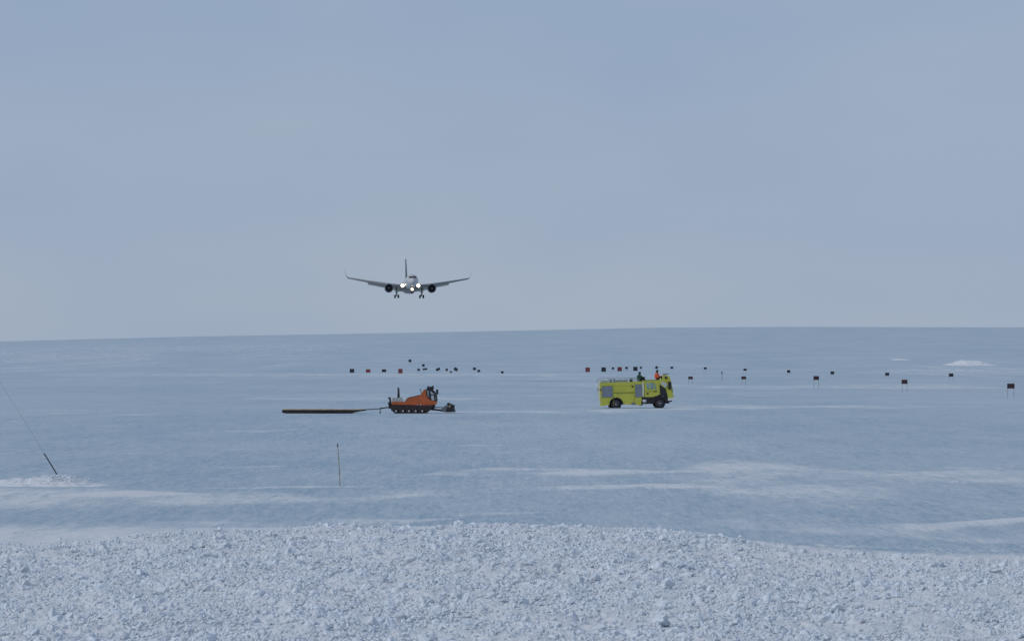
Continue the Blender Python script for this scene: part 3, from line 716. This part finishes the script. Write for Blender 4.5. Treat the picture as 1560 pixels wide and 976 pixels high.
# ------------------------------------------------------------------ the drag behind it
def build_drag():
    S = 14.2; t = empty('drag_sled', at(492, 390))
    tag(t, 'long low black timber drag lying on the ice behind the orange groomer', 'drag sled')
    def q(zx, zy): return ((420 + zx / 5.38 - 492) / S, (629.3 - (570 + zy / 5.38)) / S)
    obj('runner', prism(NEW(), [q(60, 292), q(60, 312), q(105, 319), q(350, 318), q(362, 309), q(518, 309), q(525, 318), q(625, 318), q(660, 308), q(720, 298), q(750, 294), q(715, 286), q(700, 288), q(60, 289)], -1.5, -1.25), M['tar'], t)
    obj('runner', prism(NEW(), [q(60, 292), q(60, 312), q(105, 319), q(625, 318), q(660, 308), q(720, 298), q(700, 288), q(60, 289)], 1.25, 1.5), M['tar'], t)
    bm = NEW()
    for k in range(30):
        x0 = q(62, 0)[0] + k * (q(710, 0)[0] - q(62, 0)[0]) / 30; box(bm, x0, x0 + .275, -1.52, 1.52, q(0, 289)[1] + random.uniform(-.005, .008), q(0, 284)[1] + random.uniform(-.01, .01))
    obj('plank_deck', bm, M['wood'], t)
    for zx in (80, 240, 400, 560): obj('crossbeam', box(NEW(), q(zx, 0)[0], q(zx + 12, 0)[0], -1.25, 1.25, q(0, 308)[1], q(0, 290)[1]), M['tar'], t)
    for s in (-1, 1):
        bm = NEW(); tube(bm, (q(705, 0)[0], s * 1.2, q(0, 291)[1]), (q(860, 0)[0], s * .25, q(0, 280)[1]), .05, .04); obj('tow_bar', bm, M['black'], t)
    bm = NEW(); tube(bm, (q(850, 0)[0], 0, q(0, 280)[1]), (q(948, 0)[0], 0, q(0, 265)[1]), .07, .06); obj('tow_bar', bm, M['black'], t)
    bm = NEW(); tube(bm, (q(856, 0)[0], 0, q(0, 280)[1]), (q(854, 0)[0], 0, q(0, 318)[1]), .05); box(bm, q(848, 0)[0], q(862, 0)[0], -.08, .08, q(0, 318)[1], q(0, 312)[1]); obj('jack_stand', bm, M['wire'], t)
build_drag()

# ------------------------------------------------------------------ airliner on approach
def build_airliner():
    D = 1135.0; S = F / D
    t = empty('airliner', ((623.7 - 780) / F * D, D, EYE + (HY - 432.5) / F * D), (R(-2.6), R(0.3), R(4.6)))
    tag(t, 'twin engine airliner seen head-on in the sky, landing lights on and wheels down', 'airliner')
    # local axes: x across, y aft, z up; nose towards -y
    rf = 1.9
    st = [(-21.5, .05, -.55), (-21.3, .45, -.52), (-20.6, .95, -.42), (-19.4, 1.40, -.25), (-17.5, 1.75, -.08), (-15, rf, 0), (8, rf, 0), (14, 1.65, .2), (19, 1.15, .6), (23.5, .55, .95), (25.5, .2, 1.05)]
    secs = [[(r * math.cos(a), y, zc + r * 1.06 * math.sin(a)) for a in np.linspace(0, 2 * math.pi, 32, endpoint=False)] for y, r, zc in st]
    fz = obj('fuselage', loft(NEW(), secs), M['plane'], t, True)
    # cockpit windows: dark band wrapped round the nose
    def skin_y(x, z):
        for y in np.arange(-21.4, -14, .02):
            r_ = np.interp(y, [q_[0] for q_ in st], [q_[1] for q_ in st]); c_ = np.interp(y, [q_[0] for q_ in st], [q_[2] for q_ in st])
            if (x / r_) ** 2 + ((z - c_) / (1.06 * r_)) ** 2 <= 1: return y
        return -15
    bm = NEW(); n = 14; va = []; vb = []
    for x in np.linspace(-1.22, 1.22, n):
        zl = .38 + .10 * abs(x) / 1.2; zu = 1.02 - .12 * abs(x) / 1.2
        va.append(bm.verts.new((x, skin_y(x, zl) - .06, zl))); vb.append(bm.verts.new((x, skin_y(x, zu) - .06, zu + .04)))
    for k in range(n - 1): bm.faces.new((va[k], va[k + 1], vb[k + 1], vb[k]))
    bmesh.ops.solidify(bm, geom=bm.faces[:], thickness=.05)
    obj('cockpit_windows', bm, M['intake'], fz)
    obj('wing_fairing', loft(NEW(), [[(r * 1.15 * math.cos(a), y, -1.35 + r * .75 * math.sin(a)) for a in np.linspace(0, 2 * math.pi, 24, endpoint=False)] for y, r in ((-7, .3), (-5.5, 1.6), (-2, 2.0), (3.5, 2.0), (6.5, .5))]), M['wing'], t, True)
    for s in (-1, 1):
        # stations: x, leading edge y, chord, z, thickness
        W_ = [(1.2, -5.2, 8.6, -1.25, 1.25), (6.5, -1.9, 6.0, -.35, .95), (13, 2.2, 3.9, .95, .66), (18.8, 5.9, 2.1, 2.2, .42)]
        def foil(x, le, c, z, th):
            up = [(0, 0), (.04, .32), (.15, .55), (.35, .62), (.65, .42), (1, .02)]; dn = [(.7, -.22), (.35, -.38), (.12, -.34), (.03, -.2)]
            return [(s * x, le + u * c, z + v * th - (u) * c * .035) for u, v in up + dn]
        wg = obj('wing', loft(NEW(), [foil(*w) for w in W_]), M['wing'], t, True)
        tip = W_[-1]
        obj('winglet', loft(NEW(), [foil(*tip), foil(19.3, 6.4, 1.7, 2.65, .18), foil(20.0, 7.6, .9, 4.6, .10)]), M['wing'], wg, True)
        # flaps
        for (a, b_, dr) in ((W_[0], W_[1], .85), (W_[1], W_[2], .6)):
            x0 = a[0] + .8 if a is W_[0] else a[0] + .5; x1 = b_[0] - .3
            def ln(x): 
                k = (x - a[0]) / (b_[0] - a[0]); return (a[1] + a[2]) * (1 - k) + (b_[1] + b_[2]) * k, a[3] * (1 - k) + b_[3] * k - (a[2] * (1 - k) + b_[2] * k) * .035
            bm = NEW(); ss = []
            for x in (x0, x1):
                te, z = ln(x); ss.append([(s * x, te - .3, z + .05), (s * x, te + 1.2, z - dr * .8), (s * x, te + 1.15, z - dr * .9), (s * x, te - .3, z - .14)])
            obj('flap', loft(bm, ss), M['flap'], wg)
        for x in (4.6, 9.6, 12.4): 
            k = (x - 1.2) / 17.6
            obj('flap_fairing', loft(NEW(), [[(s * x + r * .5 * math.cos(a), y + 2 + k * 4, -1.1 + k * 2.9 + r * math.sin(a)) for a in np.linspace(0, 2 * math.pi, 8, endpoint=False)] for y, r in ((-1, .05), (.6, .25), (3, .22), (4.4, .05))]), M['wing'], wg, True)
        # engine
        ex, ez = s * 6.65, -1.75
        nac = lathe(NEW(), [(-6.9, 1.10), (-7.05, 1.20), (-6.8, 1.30), (-5.8, 1.36), (-4.2, 1.28), (-2.6, 1.0), (-2.6, .7), (-1.4, .3)], 'y', (ex, 0, ez), 30, close=False)
        lathe(nac, [(-6.9, 1.10), (-6.2, 1.08)], 'y', (ex, 0, ez), 30, close=False)
        en = obj('engine', nac, M['fin'], t, True)
        fan = NEW(); lathe(fan, [(-6.25, 1.08), (-6.2, 1.08)], 'y', (ex, 0, ez), 30)
        obj('fan', fan, M['intake'], en)
        obj('fan_spinner', lathe(NEW(), [(-6.75, .05), (-6.5, .22), (-6.26, .30)], 'y', (ex, 0, ez), 14), M['wing'], en, True)
        obj('pylon', box(NEW(), ex - .15, ex + .15, -5.6, -1.4, ez + .9, ez + 1.6), M['wing'], en)
        # tailplane
        def tf(x, le, c, z, th): return [(s * x, le, z), (s * x, le + .3 * c, z + th), (s * x, le + c, z), (s * x, le + .3 * c, z - th)]
        obj('tailplane', loft(NEW(), [tf(.4, 18.4, 4.6, .7, .22), tf(7.4, 22.6, 1.9, 1.3, .08)]), M['plane'], t)
        # main gear
        gx = s * 3.9
        g = obj('landing_gear', tube(NEW(), (gx, 1.0, -1.2), (gx, 1.0, -3.75), .24, .20, 12), M['rim'], t, True)
        obj('brace', tube(NEW(), (gx, 1.0, -2.6), (gx - s * 1.6, .9, -1.5), .10), M['rim'], g); obj('brace', tube(NEW(), (gx, 1.0, -2.9), (gx, -.6, -1.5), .09), M['rim'], g)
        obj('gear_door', box(NEW(), gx + s * .38 - .04, gx + s * .38 + .04, .2, 1.9, -2.7, -1.1), M['wing'], g)
        for yy in (.45, 1.6):
            for o_ in (-.52, .52): obj('wheel', lathe(NEW(), [(gx + o_ - .22, .40), (gx + o_ - .17, .52), (gx + o_ + .17, .52), (gx + o_ + .22, .40)], 'x', (0, yy, -3.85), 20), M['rubber'], g, True)
        # landing lights at the wing roots, ringed by an unlit painted glow
        lx = s * 2.45
        ll = obj('landing_light', lathe(NEW(), [(-6.36, .05), (-6.34, .50), (-6.28, .52)], 'y', (lx, 0, -.95), 22), M['lamp'], t)
        obj('glow_ring', lathe(NEW(), [(-6.30, .72), (-5.4, .66), (-4.4, .4)], 'y', (lx, 0, -.95), 22), M['lampglow'], ll, True)
    # fin
    def ff(z, le, c, th): return [(0, le, z), (th, le + .3 * c, z), (0, le + c, z), (-th, le + .3 * c, z)]
    obj('tail_fin', loft(NEW(), [ff(1.4, 14.0, 8.2, .36), ff(2.6, 16.2, 6.6, .34), ff(9.5, 21.8, 3.0, .16)]), M['fin'], t)
    # nose gear
    g = obj('landing_gear', tube(NEW(), (0, -15.8, -1.6), (0, -16.0, -3.6), .14, .12, 12), M['rim'], t, True)
    for o_ in (-.24, .24): obj('wheel', lathe(NEW(), [(o_ - .16, .30), (o_ - .12, .42), (o_ + .12, .42), (o_ + .16, .30)], 'x', (0, -16.0, -3.68), 18), M['rubber'], g, True)
    for s in (-1, 1): obj('gear_door', box(NEW(), s * .5 - .03, s * .5 + .03, -16.8, -14.6, -2.7, -1.7), M['wing'], g)
    ll = obj('landing_light', lathe(NEW(), [(-16.40, .05), (-16.38, .38), (-16.32, .40)], 'y', (0, 0, -2.75), 20), M['lampw'], t)
    obj('glow_ring', lathe(NEW(), [(-16.33, .60), (-16.1, .40)], 'y', (0, 0, -2.75), 20), M['lampglow'], ll, True)
    return t
build_airliner()

# ------------------------------------------------------------------ runway marker boards
def board(px, top, bot, w, D, colour, label, group, legs=True, tilt=0.0, cat='marker board', pw=None):
    """px, top, bot, w: the board in photo pixels; D its distance. Legs reach the ground."""
    x = (px - 780) / F * D; g = gz(x, D); k = D / F
    zt, zb = EYE + (HY - top) * k, EYE + (HY - bot) * k; hw = w * k / 2
    zb = max(zb, g + .12); zt = max(zt, zb + .5)
    t = empty('marker_board', (x, D, g), (0, 0, R(random.uniform(-8, 8)))); tag(t, label, cat, group)
    bm = NEW(); box(bm, -hw, hw, -.03, .03, zb - g, zt - g)
    bmesh.ops.rotate(bm, verts=bm.verts[:], cent=(0, 0, (zb + zt) / 2 - g), matrix=Matrix.Rotation(R(tilt), 3, 'Y'))
    pn = obj('panel', bm, M[colour], t, bevel=.02)
    for z_ in ((zb - g) + .08, (zt - g) - .08): obj('batten', box(NEW(), -hw * .96, hw * .96, .03, .08, z_ - .035, z_ + .035), M['leg'], pn)
    r = .03 if D < 1200 else .022
    for s in (-1, 1):
        bm = NEW(); tube(bm, (s * hw * .82, .06, -.1), (s * hw * .82, .06, zt - g - .06), r, r, 6); obj('leg', bm, M['leg'], t)
    return t
G1 = 'marker boards on the near side of the runway'
for px, top, bot, w, D, lab in [
    (1540, 584, 591.5, 11.5, 602, 'dark board on two tall thin legs, nearest and largest, by the right edge'),
    (1378, 578, 584.5, 9, 736, 'dark board on two tall legs, second from the right edge in the near row'),
    (1243.5, 572.5, 578.5, 8.5, 850, 'dark board on thin legs, third from the right edge in the near row'),
    (1133, 573, 577.5, 7.2, 960, 'small dark board, fourth from the right edge in the near row'),
    (1052, 573.2, 577.5, 7, 1050, 'small dark board just right of the fire truck cab')]:
    board(px, top, bot, w, D, 'mpanel', lab, G1)
G2 = 'marker boards on the far side of the runway'
for px, cy, w, h, D, lab in [
    (1449, 571, 7, 5, 1150, 'black board on short legs in the far row, first from the right'),
    (1351.5, 569.7, 6, 4.5, 1250, 'small black board in the far row, second from the right'),
    (1268, 567.7, 5.5, 4.5, 1350, 'small black board in the far row, third from the right'),
    (1201.5, 565.5, 5, 4, 1430, 'small dark board with legs in the far row, fourth from the right'),
    (1135, 562.8, 5, 3.2, 1550, 'thin dark board in the far row, directly above a nearer black board'),
    (1074.5, 560.8, 4.6, 3.2, 1650, 'tiny dark board in the far row, above and right of the fire truck nose'),
    (1023.6, 559.8, 4.2, 3.4, 1750, 'tiny dark board in the far row, straight above the fire truck nose'),
    (1000.3, 559.6, 4, 4, 1800, 'tiny dark tilted board above the head of the orange jacket'),
    (976.3, 559.8, 3.2, 3.2, 1850, 'tiny dark board above the head of the green jacket'),
    (954.5, 560.2, 4.2, 3.4, 1850, 'tiny dark board between the last red and last black large boards'),
    (933.8, 560.8, 3.8, 3.2, 1850, 'tiny dark board between the large black board and the right red board')]:
    board(px, cy - h / 2, cy + h / 2, w, D, 'bpanel', lab, G2, tilt=25 if px == 1000.3 else 0)
board(1099.8, 565.5, 569.5, 1.6, 1150, 'bpanel', 'narrow dark upright marker stake right of the fire truck, between two rows', G2)
G3 = 'large threshold boards across the runway end'
for px, top, bot, w, c, lab in [
    (536.2, 561.6, 567.4, 7, 'bpanel', 'large black square board, leftmost of the left row of four'),
    (560.8, 562.2, 567.2, 7, 'rpanel', 'dark red board, second of the left row of four'),
    (585, 562.2, 566.6, 6.6, 'bpanel', 'flat black board, third of the left row of four'),
    (610, 561.5, 568.6, 6.6, 'rpanel', 'tall dark red board, last of the left row of four'),
    (895.3, 559.4, 566.4, 6.8, 'rpanel', 'dark red square board, leftmost of the right row of four'),
    (919.6, 559.2, 566, 7, 'bpanel', 'black square board above the rear end of the fire truck'),
    (944, 558.8, 565.2, 6.8, 'rpanel', 'dark red square board above the middle of the fire truck'),
    (968, 558.4, 564.6, 6.6, 'bpanel', 'black square board above and left of the green jacket')]:
    board(px, top, bot, w, 1720, c, lab, G3)
G4 = 'small dark flags and boards scattered far out on the ice'
for px, cy, w, h, tilt, lab in [
    (624.6, 549.3, 4.2, 4, 20, 'highest and farthest of the small dark flags, alone on the slope'),
    (645, 556.3, 4, 3.8, 0, 'small dark flag second highest on the slope, above a wide flat one'),
    (637.8, 563, 4, 3.4, 0, 'small grey-black flag left of the wide flat dark board'),
    (647.5, 562, 7, 2.6, -8, 'wide flat dark board right of a small grey flag'),
    (667.3, 562.3, 6.5, 3.6, -25, 'dark flag slanting up to the right in the middle of the cluster'),
    (680.6, 563, 3.6, 3.6, 0, 'small dark flag left of the faint one'),
    (687, 566.4, 3, 2.6, 0, 'faint smallest flag set lowest in the cluster'),
    (694.4, 562.2, 6, 4.4, 35, 'dark flag slanting down to the right, above right of the groomer'),
    (722.8, 561.5, 4.6, 3.8, 15, 'upper dark flag of the close pair to the right'),
    (729.4, 564.8, 4.4, 3.4, 0, 'lower dark flag of the close pair to the right'),
    (765.2, 566.8, 4.2, 3.4, 0, 'lone small dark flag farthest right of the left cluster')]:
    Dg = min(max(dist_for_row(px, cy + h / 2 + 1.6), 1500), 6000)
    board(px, cy - h / 2, cy + h / 2, w, Dg, 'bpanel', lab, G4, tilt=tilt, cat='flag marker')

# ------------------------------------------------------------------ bamboo pole and guy wire
p = at(518, 148); t = empty('bamboo_pole', p); tag(t, 'thin dark bamboo pole standing in the snow below the groomer, leaning slightly left', 'pole')
bm = NEW(); pts = [Vector((0, 0, -.1)), Vector((-.02, 0, .5)), Vector((-.05, 0, 1.1)), Vector((-.105, 0, 1.75))]
for k, (a, b_) in enumerate(zip(pts[:-1], pts[1:])): tube(bm, a, b_, .021 - .002 * k, .019 - .002 * k, 8)
obj('cane', bm, M['bamboo'], t, True)
bm = NEW(); lathe(bm, [(1.62, .026), (1.74, .026)], 'z', (-.098, 0, 0), 8); obj('tip_tape', bm, M['wire'], t)
p = at(96, 152); p.z = EYE + (HY - 737) / F * 152
t = empty('guy_wire', p); tag(t, 'dark guy wire slanting up left out of the snow rubble at the left edge', 'wire')
def gp(px, py): return Vector(((px - 96) / F * 152, 0, (735 - py) / F * 152))
bm = NEW(); path(bm, [gp(98, 739), gp(83, 714), gp(67, 688)], .028); obj('anchor_rod', bm, M['wire'], t)
bm = NEW(); path(bm, [gp(67, 688), gp(34, 633), gp(0, 581), gp(-60, 487)], .0042, 6); obj('cable', bm, M['leg'], t)
bm = NEW(); box(bm, -.04, .16, -.04, .04, -.10, .06); obj('anchor', bm, M['wire'], t)
